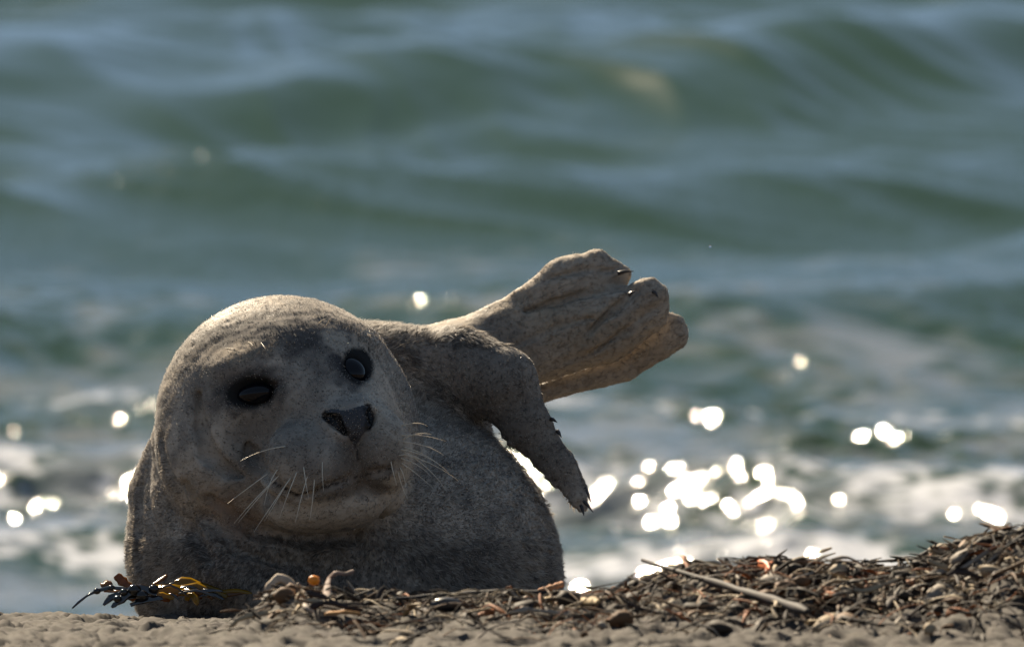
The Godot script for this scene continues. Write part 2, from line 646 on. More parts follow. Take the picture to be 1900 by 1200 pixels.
func net(lo: Vector3, hi: Vector3) -> MB:
	s_lo = lo
	s_nb = Vector3i(((hi - lo) / (s_h * 8.0)).ceil())
	s_blocks.resize(s_nb.x * s_nb.y * s_nb.z)
	s_blocks.fill(1.0)
	var task := WorkerThreadPool.add_group_task(eval_block, s_blocks.size(), -1, true)
	WorkerThreadPool.wait_for_group_task_completion(task)
	var m := MB.new()
	var sx := s_nb.x * 8 + 2
	var sxy := sx * (s_nb.y * 8 + 2)
	var id := {}
	var crossings := []
	var edges := [[0, 1], [0, 9], [0, 81], [1, 10], [1, 82], [9, 10], [9, 90], [81, 82], [81, 90], [10, 91], [82, 91], [90, 91]]
	var off := PackedVector3Array()
	off.resize(729)
	for z in 9:
		for y in 9:
			for x in 9:
				off[x + 9 * y + 81 * z] = Vector3(x, y, z)
	for b in s_blocks.size():
		if not s_blocks[b] is PackedFloat32Array:
			continue
		var vals: PackedFloat32Array = s_blocks[b]
		var bo := Vector3i(b % s_nb.x, (b / s_nb.x) % s_nb.y, b / (s_nb.x * s_nb.y)) * 8
		var origin := s_lo + Vector3(bo) * s_h
		for z in 8:
			for y in 8:
				for x in 8:
					var a := x + 9 * y + 81 * z
					var s0 := vals[a] < 0.0
					var s1 := vals[a + 1] < 0.0
					var s2 := vals[a + 9] < 0.0
					var s4 := vals[a + 81] < 0.0
					if s0 == s1 and s0 == s2 and s0 == s4 and s0 == (vals[a + 10] < 0.0) and s0 == (vals[a + 82] < 0.0) and s0 == (vals[a + 90] < 0.0) and s0 == (vals[a + 91] < 0.0):
						continue
					var sum := Vector3.ZERO
					var cnt := 0
					for e in edges:
						var i: int = a + e[0]
						var j: int = a + e[1]
						if (vals[i] < 0.0) != (vals[j] < 0.0):
							sum += off[i].lerp(off[j], vals[i] / (vals[i] - vals[j]))
							cnt += 1
					var cell := (bo.x + x) + sx * (bo.y + y) + sxy * (bo.z + z)
					id[cell] = m.v.size()
					m.v.append(origin + (sum / cnt) * s_h)
					if s0 != s1:
						crossings.append([cell, 0, s0])
					if s0 != s2:
						crossings.append([cell, 1, s0])
					if s0 != s4:
						crossings.append([cell, 2, s0])
	for e in crossings:
		var cell: int = e[0]
		var du: int = [sx, sxy, 1][e[1]]
		var dv: int = [sxy, 1, sx][e[1]]
		var q0 = id.get(cell)
		var q1 = id.get(cell - du)
		var q2 = id.get(cell - du - dv)
		var q3 = id.get(cell - dv)
		if q0 == null or q1 == null or q2 == null or q3 == null:
			continue
		if e[2]:
			m.idx.append_array([q0, q2, q1, q0, q3, q2])
		else:
			m.idx.append_array([q0, q1, q2, q0, q2, q3])
	s_blocks.clear()
	return m


# markings of the coat: centre, radii (pixels), turn, tone (0 pale, 1 dark), strength, nearest and farthest depth
var marks := []


func mark(x: float, y: float, rx: float, ry: float, turn: float, tone: Color, strength: float, z0 := -400.0, z1 := 500.0) -> void:
	marks.append([x, y, rx, ry, cos(deg_to_rad(turn)), sin(deg_to_rad(turn)), tone, strength, z0, z1])


func coat_marks() -> void:
	var dark := Color(0.05, 0.047, 0.047)
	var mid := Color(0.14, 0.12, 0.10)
	var tan := Color(0.46, 0.36, 0.25)
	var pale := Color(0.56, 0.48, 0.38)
	# head
	mark(500, 625, 120, 34, 6, dark, 0.75, -50)
	mark(400, 690, 50, 80, 20, mid, 0.6, -50)
	mark(600, 650, 60, 50, 0, dark, 0.55, 0)
	mark(460, 650, 60, 16, 8, tan, 0.3, 0)
	mark(466, 726, 62, 34, 12, dark, 0.95, 0)
	mark(658, 672, 40, 48, 20, dark, 0.95, 0)
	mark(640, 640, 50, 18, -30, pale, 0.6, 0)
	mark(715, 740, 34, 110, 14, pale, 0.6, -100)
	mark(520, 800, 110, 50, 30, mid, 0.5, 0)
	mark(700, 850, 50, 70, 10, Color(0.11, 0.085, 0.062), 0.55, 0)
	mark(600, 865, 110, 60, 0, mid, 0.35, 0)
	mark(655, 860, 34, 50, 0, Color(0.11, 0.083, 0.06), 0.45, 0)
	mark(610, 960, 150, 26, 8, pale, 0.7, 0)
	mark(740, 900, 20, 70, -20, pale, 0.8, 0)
	# neck, throat, chest
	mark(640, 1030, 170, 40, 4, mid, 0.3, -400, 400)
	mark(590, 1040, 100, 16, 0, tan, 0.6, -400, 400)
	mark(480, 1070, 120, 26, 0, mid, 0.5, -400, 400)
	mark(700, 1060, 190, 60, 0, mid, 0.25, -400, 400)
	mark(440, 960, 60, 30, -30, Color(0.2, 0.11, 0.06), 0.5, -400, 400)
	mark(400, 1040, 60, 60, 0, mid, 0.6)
	# shoulder and flank
	mark(760, 660, 110, 34, 0, mid, 0.4, -600, -100)
	mark(910, 720, 90, 90, 0, mid, 0.75, -600, -60)
	mark(1010, 830, 60, 90, 30, mid, 0.7, -600, -60)
	# hind flippers
	mark(930, 610, 60, 26, -30, mid, 0.55, -1200, -700)
	mark(1100, 620, 160, 40, -20, Color(0.3, 0.235, 0.16), 0.5, -1200, -700)


func coat(p: Vector3) -> Color:
	var f := front_px(p)
	var z := p.z / K
	var base := Color(0.43, 0.375, 0.31)
	var mottle := n_b.get_noise_3d(p.x * 26.0, p.y * 26.0, p.z * 26.0)
	base = base.lerp(Color(0.15, 0.135, 0.12), clampf(0.28 + 1.1 * mottle, 0.0, 0.6))
	if p.z < -0.36:
		base = base.lerp(Color(0.36, 0.30, 0.23), 0.65)
	var jx := 14.0 * n_a.get_noise_3d(p.x * 60.0, p.y * 60.0, p.z * 60.0)
	var jy := 14.0 * n_c.get_noise_3d(p.x * 60.0, p.y * 60.0, p.z * 60.0)
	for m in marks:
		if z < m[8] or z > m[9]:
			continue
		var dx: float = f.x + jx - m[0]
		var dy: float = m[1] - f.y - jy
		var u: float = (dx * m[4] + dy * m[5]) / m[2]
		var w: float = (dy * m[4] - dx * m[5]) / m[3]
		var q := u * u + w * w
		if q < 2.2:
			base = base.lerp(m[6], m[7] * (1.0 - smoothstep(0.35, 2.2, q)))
	return base


func build_seal() -> void:
	var seal := Node3D.new()
	seal.name = "seal"
	add_child(seal)
	tag(seal, "young grey brown seal lying on its side on the sand, facing the camera", "seal")
	seal_shape()
	coat_marks()
	var t0 := Time.get_ticks_msec()
	var m := net(P(215, 1150, -1260) - Vector3(0.02, 0.02, 0), P(1310, 445, 410) + Vector3(0.03, 0.03, 0))
	print("net ", m.v.size(), " verts ", Time.get_ticks_msec() - t0, " ms")
	m.smooth()
	# small unevenness: damp tufts everywhere, clods of sand stuck on the right flank
	for i in m.v.size():
		var p := m.v[i]
		var f := front_px(p)
		var d := 0.0008 * n_b.get_noise_3d(p.x * 70.0, p.y * 70.0, p.z * 70.0)
		if f.y > 740.0 and f.x > 780.0 and p.z < 0.0 and p.z > -0.35 and f.x < 885.0 + (f.y - 760.0) * 1.05:
			var w := smoothstep(780.0, 940.0, f.x) * smoothstep(740.0, 820.0, f.y)
			d += 0.004 * w * maxf(0.0, n_c.get_noise_3d(p.x * 110.0, p.y * 110.0, p.z * 110.0))
		if p.z < -0.36 and f.x > 900.0:
			var along := f.x * 0.94 - f.y * -0.34
			var cross := f.y * 0.94 + f.x * 0.34
			d += 0.0007 * (1.0 - absf(2.0 * n_c.get_noise_2d(along * 0.004, cross * 0.035))) + 0.0005 * n_a.get_noise_2d(along * 0.03, cross * 0.03)
		m.v[i] = p + m.n[i] * d
	m.smooth()
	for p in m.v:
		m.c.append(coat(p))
	bare.resize(m.v.size())
	# bare dark skin: lips, nostrils, rims of the eyes
	var lines := [
		[[500, 892], [549, 919], 2.4], [[488, 724], [510, 713], 7.0], [[549, 920], [600, 904], [650, 888], [700, 877], [726, 868], 1.2], [[658, 815], [662, 856], 2.0],
		[[604, 772], [622, 782], [640, 800], 9.0], [[681, 757], [687, 772], [683, 792], 8.0], [[496, 722], [510, 714], 6.0],
	]
	for i in m.v.size():
		var p := m.v[i]
		if p.z < 0.05:
			continue
		var f := front_px(p) + Vector2(n_a.get_noise_2d(p.x * 120.0, p.y * 120.0), n_c.get_noise_2d(p.x * 120.0, p.y * 120.0)) * 1.5
		var hit := 0.0
		for l in lines:
			for k in l.size() - 2:
				var a := Vector2(l[k][0], l[k][1])
				var q := Geometry2D.get_closest_point_to_segment(f, a, Vector2(l[k + 1][0], l[k + 1][1]))
				hit = maxf(hit, l[-1] / maxf(0.1, q.distance_to(f)))
		for e in [[466, 727, 44, 27, 12], [663, 679, 27, 32, 12]]:
			var u := (f - Vector2(e[0], e[1])).rotated(deg_to_rad(e[4])) / Vector2(e[2], e[3])
			m.c[i] = m.c[i].lerp(Color(0.014, 0.013, 0.013), 1.0 - smoothstep(0.95, 1.25, u.length()))
		if hit > 1.0:
			bare[i] = 1
			m.c[i] = Color(0.04, 0.032, 0.028)
	var skin := tinted(0.85, 0.3)
	put("body", m.mesh(), skin, seal)
	build_fur(seal, m)
	build_face(seal, m)
	print("seal ", Time.get_ticks_msec() - t0, " ms")


func bald(f: Vector2, z: float) -> bool:
	if z > 0.06:
		if f.distance_to(Vector2(652, 784)) < 34.0 or (absf(f.x - 645.0) < 46.0 and absf(f.y - 776.0) < 16.0):
			return true
		var e := (f - Vector2(466, 727)).rotated(0.2) / Vector2(41, 24)
		var g := (f - Vector2(663, 679)).rotated(0.2) / Vector2(25, 29)
		return e.length_squared() < 1.0 or g.length_squared() < 1.0
	return false


func build_fur(seal: Node3D, body: MB) -> void:
	var h := MB.new()
	var nose := P(652, 790, 350)
	var carry := 0.0
	var eye := Vector3(0, CAM_Y, CAM_D)
	for t in range(0, body.idx.size(), 3):
		var ia := body.idx[t]
		var ib := body.idx[t + 1]
		var ic := body.idx[t + 2]
		var a := body.v[ia]
		var b := body.v[ib]
		var c := body.v[ic]
		var mid := (a + b + c) / 3.0
		var facing := body.n[ia].dot((eye - mid).normalized())
		if facing < -0.55 or mid.y < -0.04:
			continue
		var area := (b - a).cross(c - a).length() * 0.5
		var dens := 700000.0 if facing > -0.2 else 300000.0
		carry += area * dens
		while carry > 1.0:
			carry -= 1.0
			var u := rng.randf()
			var w := rng.randf()
			if u + w > 1.0:
				u = 1.0 - u
				w = 1.0 - w
			var p := a + (b - a) * u + (c - a) * w
			var f := front_px(p)
			var pz := p.z
			if bald(f, pz) or bare[ia]:
				continue
			var n := (body.n[ia] * (1.0 - u - w) + body.n[ib] * u + body.n[ic] * w).normalized()
			var flow := p - nose
			if pz < -0.08:
				flow = Vector3(0.3, -0.35, -0.5) if f.x < 1000.0 or pz > -0.3 else Vector3(0.9, 0.35, 0.0)
				if f.x > 840.0 and f.y < 960.0 and pz > -0.2:
					flow = Vector3(0.5, -0.8, 0.1)
			var fl := (flow - n * flow.dot(n)).normalized()
			var on_head := pz > -0.06 and f.y < 1000.0
			# hairs cling together in tufts a few millimetres wide
			var fq := 380.0 if on_head else 210.0
			var t1 := n_a.get_noise_3d(p.x * fq, p.y * fq, p.z * fq)
			var t2 := n_c.get_noise_3d(p.x * fq, p.y * fq, p.z * fq)
			var t3 := n_a.get_noise_3d(p.x * 120.0 + 40.0, p.y * 120.0, p.z * 120.0)
			fl = fl + Vector3(t1, t2, t3) * 0.9 + Vector3(rng.randfn(), rng.randfn(), rng.randfn()) * 0.16
			fl = (fl - n * fl.dot(n)).normalized()
			var lift := (0.30 if on_head else 0.42) + 0.28 * t2 + 0.12 * rng.randf()
			var d := (fl + n * lift).normalized()
			var length := (0.0042 if on_head else 0.0085) * rng.randf_range(0.7, 1.3) * (1.0 + 0.5 * t3)
			if pz > 0.07:
				length *= 0.55
			if pz < -0.36 or (pz < -0.04 and f.y > 640.0 and f.y < 960.0 and f.x > 875.0 + (f.y - 760.0) * 1.05):
				length *= 0.28
			var d2 := (d - n * 0.3 + fl * 0.2).normalized()
			var side := (d.cross(n).normalized() + n * rng.randfn() * 0.25).normalized()
			var half := 0.00034 * rng.randf_range(0.7, 1.5)
			var col := body.c[ia]
			var v := 0.5 * rng.randfn() + 2.3 * t1
			if pz < -0.36:
				v *= 0.3
			col = col * maxf(0.3, 0.95 + 0.33 * v) if v < 0.25 else col.lerp(Color(0.78, 0.71, 0.61), minf(0.8, 0.30 * v))
			var base := p - n * 0.0004
			var m1 := base + d * (length * 0.55)
			var tip := m1 + d2 * (length * 0.45)
			var k := h.v.size()
			h.v.append_array([base - side * half, base + side * half, m1 - side * half * 0.8, m1 + side * half * 0.8, tip])
			var nn := (n + d * -0.15).normalized()
			h.n.append_array([nn, nn, nn, nn, nn])
			h.c.append_array([col, col, col, col, col])
			h.idx.append_array([k, k + 2, k + 1, k + 1, k + 2, k + 3, k + 2, k + 4, k + 3])
	var mat := tinted(0.55, 0.5)
	mat.backlight_enabled = true
	mat.backlight = Color(1, 1, 1)
	mat.rim_enabled = true
	mat.rim = 1.0
	mat.rim_tint = 0.5
	var o := put("fur", h.mesh(), mat, seal)
	o.set_meta("kind", "stuff")
	print("hairs ", h.v.size() / 5)


func inside(poly: PackedVector2Array, p: Vector2) -> bool:
	return Geometry2D.is_point_in_polygon(p, poly)


func build_face(seal: Node3D, body: MB) -> void:
	# nose: the bare wet skin round the nostrils, a hair's breadth proud of the coat
	var heart := PackedVector2Array([Vector2(599, 772), Vector2(603, 763), Vector2(613, 758), Vector2(628, 760), Vector2(645, 761), Vector2(658, 756), Vector2(672, 752), Vector2(684, 754), Vector2(690, 763), Vector2(692, 778), Vector2(687, 790), Vector2(678, 799), Vector2(670, 810), Vector2(664, 822), Vector2(657, 826), Vector2(650, 817), Vector2(642, 804), Vector2(630, 795), Vector2(614, 786), Vector2(603, 781)])
	var nm := MB.new()
	var cells := {}
	var slits := [Vector2(603, 771), Vector2(614, 775), Vector2(628, 784), Vector2(640, 802), Vector2(680, 757), Vector2(687, 772), Vector2(682, 792)]
	var step := 1.8
	for j in 48:
		for i in 60:
			var f := Vector2(594 + i * step, 746 + j * step)
			var edge := 99.0
			for k in heart.size():
				var q := Geometry2D.get_closest_point_to_segment(f, heart[k], heart[(k + 1) % heart.size()])
				edge = minf(edge, q.distance_to(f))
			if not inside(heart, f):
				edge = -edge
			if edge < -1.5:
				continue
			var p := P(f.x, f.y, surf(f.x, f.y))
			var dome := 2.6 * sqrt(clampf(edge / 9.0, 0.0, 1.0)) - 0.8
			var peb := n_c.get_noise_2d(f.x * 0.22, f.y * 0.22)
			cells[Vector2i(i, j)] = nm.v.size()
			nm.v.append(p + slope(p) * ((dome + 0.5 * peb) * K))
			var g := 0.85 + 0.5 * n_a.get_noise_2d(f.x * 0.4, f.y * 0.4)
			var slit := 99.0
			for k in slits.size() - 1:
				if k != 3:
					slit = minf(slit, Geometry2D.get_closest_point_to_segment(f, slits[k], slits[k + 1]).distance_to(f))
			g *= lerpf(0.3, 1.6, smoothstep(4.0, 11.0, slit))
			nm.c.append(Color(0.032 * g, 0.031 * g, 0.033 * g))
	for c in cells:
		var q1 = cells.get(c + Vector2i(1, 0))
		var q2 = cells.get(c + Vector2i(0, 1))
		var q3 = cells.get(c + Vector2i(1, 1))
		if q1 != null and q2 != null and q3 != null:
			nm.idx.append_array([cells[c], q1, q2, q1, q3, q2])
	put("nose", nm.mesh(), tinted(0.42, 0.4), seal)
	# eyes
	var em := StandardMaterial3D.new()
	em.albedo_color = lin(0.006, 0.006, 0.008)
	em.roughness = 0.04
	em.metallic_specular = 0.34
	for e in [[465.0, 728.0, 38.0, 20.0, 12.0], [664.0, 676.0, 27.0, 30.0, 10.0]]:
		var c := P(e[0], e[1], surf_clear(e[0], e[1]))
		var out := slope(c)
		var ball := SphereMesh.new()
		ball.radius = 36.0 * K
		ball.height = 72.0 * K
		var o := put("eye", ball, em, seal)
		var side := Vector3.UP.cross(out).normalized().rotated(out, deg_to_rad(e[4]))
		o.transform = Transform3D(Basis(side * e[2] / 36.0, out.cross(side) * e[3] / 36.0, out * 0.75), c - out * (24.5 * K))
	# whiskers
	var wm := tinted(0.35)
	wm.backlight_enabled = true
	wm.backlight = Color(0.8, 0.8, 0.8)
	var rows := [
		[533, 828, 483, 833, 445, 856], [495, 880, 460, 905, 421, 935], [518, 882, 474, 922, 433, 972], [512, 888, 478, 924, 441, 970],
		[541, 884, 508, 930, 470, 988], [532, 896, 512, 930, 490, 967], [571, 880, 557, 925, 547, 971], [583, 886, 580, 930, 574, 966],
		[598, 852, 596, 880, 600, 912], [552, 872, 538, 905, 517, 962], [516, 870, 498, 890, 489, 938], [562, 862, 566, 894, 572, 926],
		[744, 790, 778, 780, 793, 791], [742, 808, 786, 804, 827, 819], [745, 820, 796, 824, 823, 845], [748, 830, 790, 838, 832, 877],
		[745, 844, 798, 852, 851, 893], [740, 850, 776, 858, 799, 884], [748, 838, 800, 866, 829, 913], [742, 858, 776, 880, 806, 909],
		[738, 872, 742, 900, 757, 928], [736, 846, 770, 838, 790, 862], [724, 852, 728, 875, 736, 902], [740, 864, 752, 885, 752, 905], [746, 816, 770, 800, 800, 806], [742, 834, 792, 842, 818, 866],
	]
	for r in rows:
		whisker(seal, wm, r, 0.0007)
	for r in [[413, 646, 430, 645, 450, 650], [459, 634, 464, 636, 470, 641], [482, 634, 488, 640, 492, 648], [590, 600, 597, 593, 606, 590], [604, 604, 610, 596, 614, 588]]:
		whisker(seal, wm, r, 0.0004)
	# claws
	var cm := StandardMaterial3D.new()
	cm.albedo_color = lin(0.035, 0.028, 0.024)
	cm.roughness = 0.3
	for c in [[1022, 778, -152, 1034, 784, -140], [1034, 800, -150, 1042, 812, -140], [1084, 905, -160, 1099, 936, -158], [1082, 930, -136, 1101, 951, -132], [1078, 938, -136, 1084, 958, -130], [1146, 507, -850, 1176, 503, -850], [1212, 540, -812, 1222, 552, -806], [1166, 548, -800, 1180, 540, -800]]:
		var a := P(c[0], c[1], c[2])
		var b := P(c[3], c[4], c[5])
		var m := MB.new()
		var w := 4.5 * K
		m.sweep([a, a.lerp(b, 0.45) + Vector3(0, 0.001, 0), b], [w, w * 0.75, w * 0.12], [w, w * 0.7, w * 0.12], Vector3.BACK, [Color.WHITE, Color.WHITE, Color.WHITE])
		put("claw", m.mesh(), cm, seal)
	# grains of sand that cling to the coat
	var g := MB.new()
	var carry := 0.0
	for t in range(0, body.idx.size(), 3):
		var ia := body.idx[t]
		var n := body.n[ia]
		if n.z < -0.45 or body.v[ia].y < -0.03:
			continue
		var p := (body.v[ia] + body.v[body.idx[t + 1]] + body.v[body.idx[t + 2]]) / 3.0
		var f := front_px(p)
		var clod := f.x > 820.0 and f.y > 760.0 and p.z > -0.4 and f.x < 885.0 + (f.y - 760.0) * 1.05
		var thick := (0.10 + 0.2 * rng.randf() if p.z > 0.13 and inside(heart, f) else 0.04 if p.z > -0.36 else 0.008) + 0.12 * maxf(0.0, n_b.get_noise_3d(p.x * 20.0, p.y * 20.0, p.z * 20.0))
		if clod:
			thick = 0.10 + 0.5 * maxf(0.0, n_b.get_noise_3d(p.x * 30.0, p.y * 30.0, p.z * 30.0))
		carry += thick
		if carry < 1.0:
			continue
		carry -= 1.0
		if bald(f, p.z) and f.x < 690.0 and f.y < 745.0:
			continue
		var r := rng.randf_range(0.0003, 0.00065) * (1.5 if clod else 1.0)
		var k := g.v.size()
		var up := n * r
		var s := n.cross(Vector3(rng.randf(), rng.randf(), rng.randf()).normalized()).normalized() * r
		var q := n.cross(s)
		var o := p + n * (rng.randf_range(0.0006, 0.0022) + (0.001 if p.z > 0.13 else 0.0))
		g.v.append_array([o + up, o + s, o + q, o - s, o - q, o - up])
		g.n.append_array([n, s / r, q / r, -s / r, -q / r, -n])
		var v := rng.randf_range(0.6, 1.25)
		for i in 6:
			g.c.append(Color(0.42 * v, 0.35 * v, 0.27 * v))
		g.idx.append_array([k, k + 2, k + 1, k, k + 3, k + 2, k, k + 4, k + 3, k, k + 1, k + 4, k + 5, k + 1, k + 2, k + 5, k + 2, k + 3, k + 5, k + 3, k + 4, k + 5, k + 4, k + 1])
	var go := put("sand_grains", g.mesh(), tinted(0.3, 0.6), seal)
	go.set_meta("kind", "stuff")


func surf_clear(x: float, y: float) -> float:
	# depth of the skin with the hollows left out
	var keep := PackedInt32Array()
	for i in p_type.size():
		if not p_cut[i]:
			keep.append(i)
	var z := 460.0
	while z > -1200.0:
		var d := field(P(x, y, z), keep)
		if d < 0.0004:
			return z
		z -= maxf(0.6, d / K * 0.7)
	return z


func slope(p: Vector3) -> Vector3:
	var keep := PackedInt32Array()
	for i in p_type.size():
		if not p_cut[i]:
			keep.append(i)
	var e := 0.002
	return Vector3(field(p + Vector3(e, 0, 0), keep) - field(p - Vector3(e, 0, 0), keep), field(p + Vector3(0, e, 0), keep) - field(p - Vector3(0, e, 0), keep), field(p + Vector3(0, 0, e), keep) - field(p - Vector3(0, 0, e), keep)).normalized()


func whisker(seal: Node3D, wm: Material, r: Array, thick: float) -> void:
	var z := surf_clear(r[0], r[1])
	var a := P(r[0], r[1], z - 6.0)
	var out := 22.0 if r[0] < 700 else 6.0
	var mid := P(r[2], r[3], z + out)
	var end := P(r[4], r[5], z + out * 1.6)
	var pts := []
	var w := []
	var cols := []
	for i in 9:
		var t := i / 8.0
		pts.append(a.lerp(mid, t).lerp(mid.lerp(end, t), t))
		w.append(thick * (1.0 - 0.8 * t))
		cols.append(Color(0.8, 0.72, 0.58))
	var m := MB.new()
	m.sweep(pts, w, w, Vector3.BACK, cols, 5)
	put("whisker", m.mesh(), wm, seal)


# ------------------------------------------------------------------ wrack and litter

func curve(pts: Array, n: int) -> Array:
	var c := Curve3D.new()
	for i in pts.size():
		var t: Vector3 = (pts[mini(i + 1, pts.size() - 1)] - pts[maxi(i - 1, 0)]) / 6.0
		c.add_point(pts[i], -t, t)
	var out := []
	for i in n + 1:
		out.append(c.sample((pts.size() - 1) * i / float(n) as int, fposmod((pts.size() - 1) * i / float(n), 1.0)) if i < n else pts[-1])
	return out


func blade(m: MB, pts: Array, w0: float, w1: float, thick: float, col: Color, up := Vector3.UP, sides := 6, n := 9) -> void:
	var line := curve(pts, n)
	var w := []
	var t := []
	var cols := []
	for i in n + 1:
		var q := i / float(n)
		var ww := lerpf(w0, w1, q) * (0.62 + 0.7 * rng.randf())
		if i == 0 or i == n:
			ww *= 0.55
		w.append(ww)
		t.append(minf(thick, ww) * (0.8 + 0.4 * rng.randf()))
		var v := 0.8 + 0.4 * rng.randf()
		cols.append(Color(col.r * v, col.g * v, col.b * v))
	m.sweep(line, w, t, up, cols, sides)


func item(called: String, m: MB, mat: Material, label: String, category: String, group := "") -> MeshInstance3D:
	var o := put(called, m.mesh(), mat)
	tag(o, label, category, group)
	return o


func scrap(m: MB, at: Vector3, size: float, kind: int, col: Color) -> void:
	var turn := Basis.from_euler(Vector3(rng.randf_range(-0.5, 0.5), rng.randf() * TAU, rng.randf_range(-0.6, 0.6)))
	if kind == 0:      # curled strip
		var pts := []
		var bend := rng.randf_range(0.6, 2.6)
		for i in 5:
			var a := (i / 4.0 - 0.5) * bend
			pts.append(at + turn * Vector3(sin(a) / bend * size * 2.0, (cos(a) - 1.0) / bend * size * 1.6 + size * 0.2, rng.randf_range(-0.1, 0.1) * size))
		blade(m, pts, size * rng.randf_range(0.05, 0.18), size * rng.randf_range(0.03, 0.12), 0.0006, col, turn.y, 4, 7)
	elif kind == 1:    # stem
		var pts := [at + turn * Vector3(-size, 0, 0), at + turn * Vector3(0, rng.randf_range(-0.1, 0.35) * size, rng.randf_range(-0.3, 0.3) * size), at + turn * Vector3(size, rng.randf_range(-0.2, 0.2) * size, 0)]
		var w := size * rng.randf_range(0.03, 0.07)
		blade(m, pts, w, w * 0.6, w, col, turn.y, 6, 6)
	else:              # chip, crumb or bit of shell
		m.lump(at, Vector3(size * 0.55, size * rng.randf_range(0.18, 0.4), size * rng.randf_range(0.3, 0.5)), turn, col, rng)


func litter_tone() -> Color:
	var q := rng.randf()
	if q < 0.5:
		return Color(0.03, 0.021, 0.015)
	if q < 0.70:
		return Color(0.11, 0.062, 0.03)
	if q < 0.86:
		return Color(0.30, 0.235, 0.15)
	if q < 0.94:
		return Color(0.22, 0.19, 0.15)
	return Color(0.25, 0.09, 0.03)


func build_litter() -> void:
	var dry := tinted(0.75, 0.4)
	var wet := tinted(0.16, 0.6)
	# the mass of small litter in the heap
	var m := MB.new()
	for i in 9500:
		var x := rng.randf_range(-0.42, 0.8)
		var z := 1.10 + rng.randfn() * 0.19
		var px := x / K * 1.1 + 950.0
		var share := smoothstep(380.0, 560.0, px) * 0.35 + smoothstep(900.0, 1250.0, px) * 0.65
		if rng.randf() > share or z > 1.6 or z < 0.6:
			continue
		var y := beach_h(x, z) + 0.0015 + rng.randf() * 0.006 * share
		scrap(m, Vector3(x, y, z), 0.006 + 0.024 * pow(rng.randf(), 1.6), [0, 1, 0, 1, 1, 0, 1, 1, 2][rng.randi() % 9], litter_tone())
	for i in 900:       # stringy strands draped over the heap
		var x := rng.randf_range(-0.36, 0.62)
		var z := 1.08 + rng.randfn() * 0.15
		var px := x / K * 1.1 + 950.0
		if rng.randf() > smoothstep(380.0, 560.0, px) * 0.4 + smoothstep(900.0, 1250.0, px) * 0.6 or z < 0.75:
			continue
		var pts := []
		var dir := rng.randf_range(-0.6, 0.6)
		for k in 5:
			var q := Vector2(x, z) + Vector2(cos(dir), sin(dir)) * (k * rng.randf_range(0.010, 0.022)) + Vector2(0, rng.randf_range(-0.006, 0.006))
			pts.append(Vector3(q.x, beach_h(q.x, q.y) + 0.005 + rng.randf() * 0.010, q.y))
		blade(m, pts, 0.0006 + 0.004 * pow(rng.randf(), 3.0), 0.0007, 0.0006, litter_tone(), Vector3(0, 0.5, 0.8), 5, 10)
	item("seaweed_litter", m, dry, "mass of dry brown and tan seaweed litter heaped along the sand", "seaweed litter").set_meta("kind", "stuff")
	# larger scraps, one by one
	var kinds := [
		["seaweed_scrap", "curled seaweed strip", "curled strips in the wrack heap", "seaweed"],
		["seaweed_stalk", "bent seaweed stalk", "stalks in the wrack heap", "stalk"],
		["shell_chip", "shell chip", "chips in the wrack heap", "chip"],
	]
	var told := {}
	var i := 0
	for attempt in 600:
		if i == 100:
			break
		var x := rng.randf_range(0.05, 0.50)
		var z := rng.randf_range(0.92, 1.38)
		var kind: int = [0, 1, 0, 1, 0, 1, 2][i % 7]
		var size := rng.randf_range(0.012, 0.028) * (0.6 if kind == 2 else 1.0)
		var tone := litter_tone() if kind < 2 else Color(0.30, 0.25, 0.18)
		var px := front_px(Vector3(x, 0.06, z)).x
		var look := "pale" if tone.r > 0.27 else "rusty" if tone.r > 0.23 else "greyish" if tone.r > 0.2 else "brown" if tone.r > 0.1 else "blackish"
		var big := "tiny" if size < 0.012 else "small" if size < 0.016 else "middling" if size < 0.022 else "large"
		var by := "beside the seal's belly" if px < 1150 else "near the driftwood stick's upper end" if px < 1290 else "under the red seaweed" if px < 1420 else "near the driftwood stick's lower end" if px < 1560 else "below the long twig" if px < 1730 else "on the heap's rising right end"
		var high := "low on its front" if z > 1.22 else "near its crest" if z < 1.07 else "halfway up"
		var label := "%s %s %s %s, %s" % [big, look, kinds[kind][1], by, high]
		if told.has(label):
			continue
		told[label] = true
		i += 1
		var one_m := MB.new()
		scrap(one_m, Vector3(x, beach_h(x, z) + 0.004 + rng.randf() * 0.004, z), size, kind, tone)
		item(kinds[kind][0], one_m, dry, label, kinds[kind][3], kinds[kind][2])
	single_pieces(dry, wet)
	build_bladder_wrack()
	var drop := SphereMesh.new()
	drop.radius = 0.0014
	drop.height = 0.0028
	drop.radial_segments = 16
	drop.rings = 8
	var water := StandardMaterial3D.new()
	water.albedo_color = Color(0.9, 0.95, 1.0, 0.05)
	water.roughness = 0.02
	water.refraction_enabled = true
	water.refraction_scale = 0.033
	var o := put("water_drop", drop, water)
	o.position = P(1318, 457, -100)
	tag(o, "single tiny water drop flying in the air right of the hind flippers", "water drop")


func G(x: float, y: float) -> Vector3:
	# where the line of sight through that spot meets the beach; above the heap's outline, over its crest
	var z := 1.8
	while z > 1.1:
		var p := P(x, y, z / K)
		if p.y <= beach_h(p.x, p.z) + 0.003:
			return P(x, y, (z + 0.02) / K)   # laid on top
		z -= 0.004
	return P(x, y, 1.1 / K)


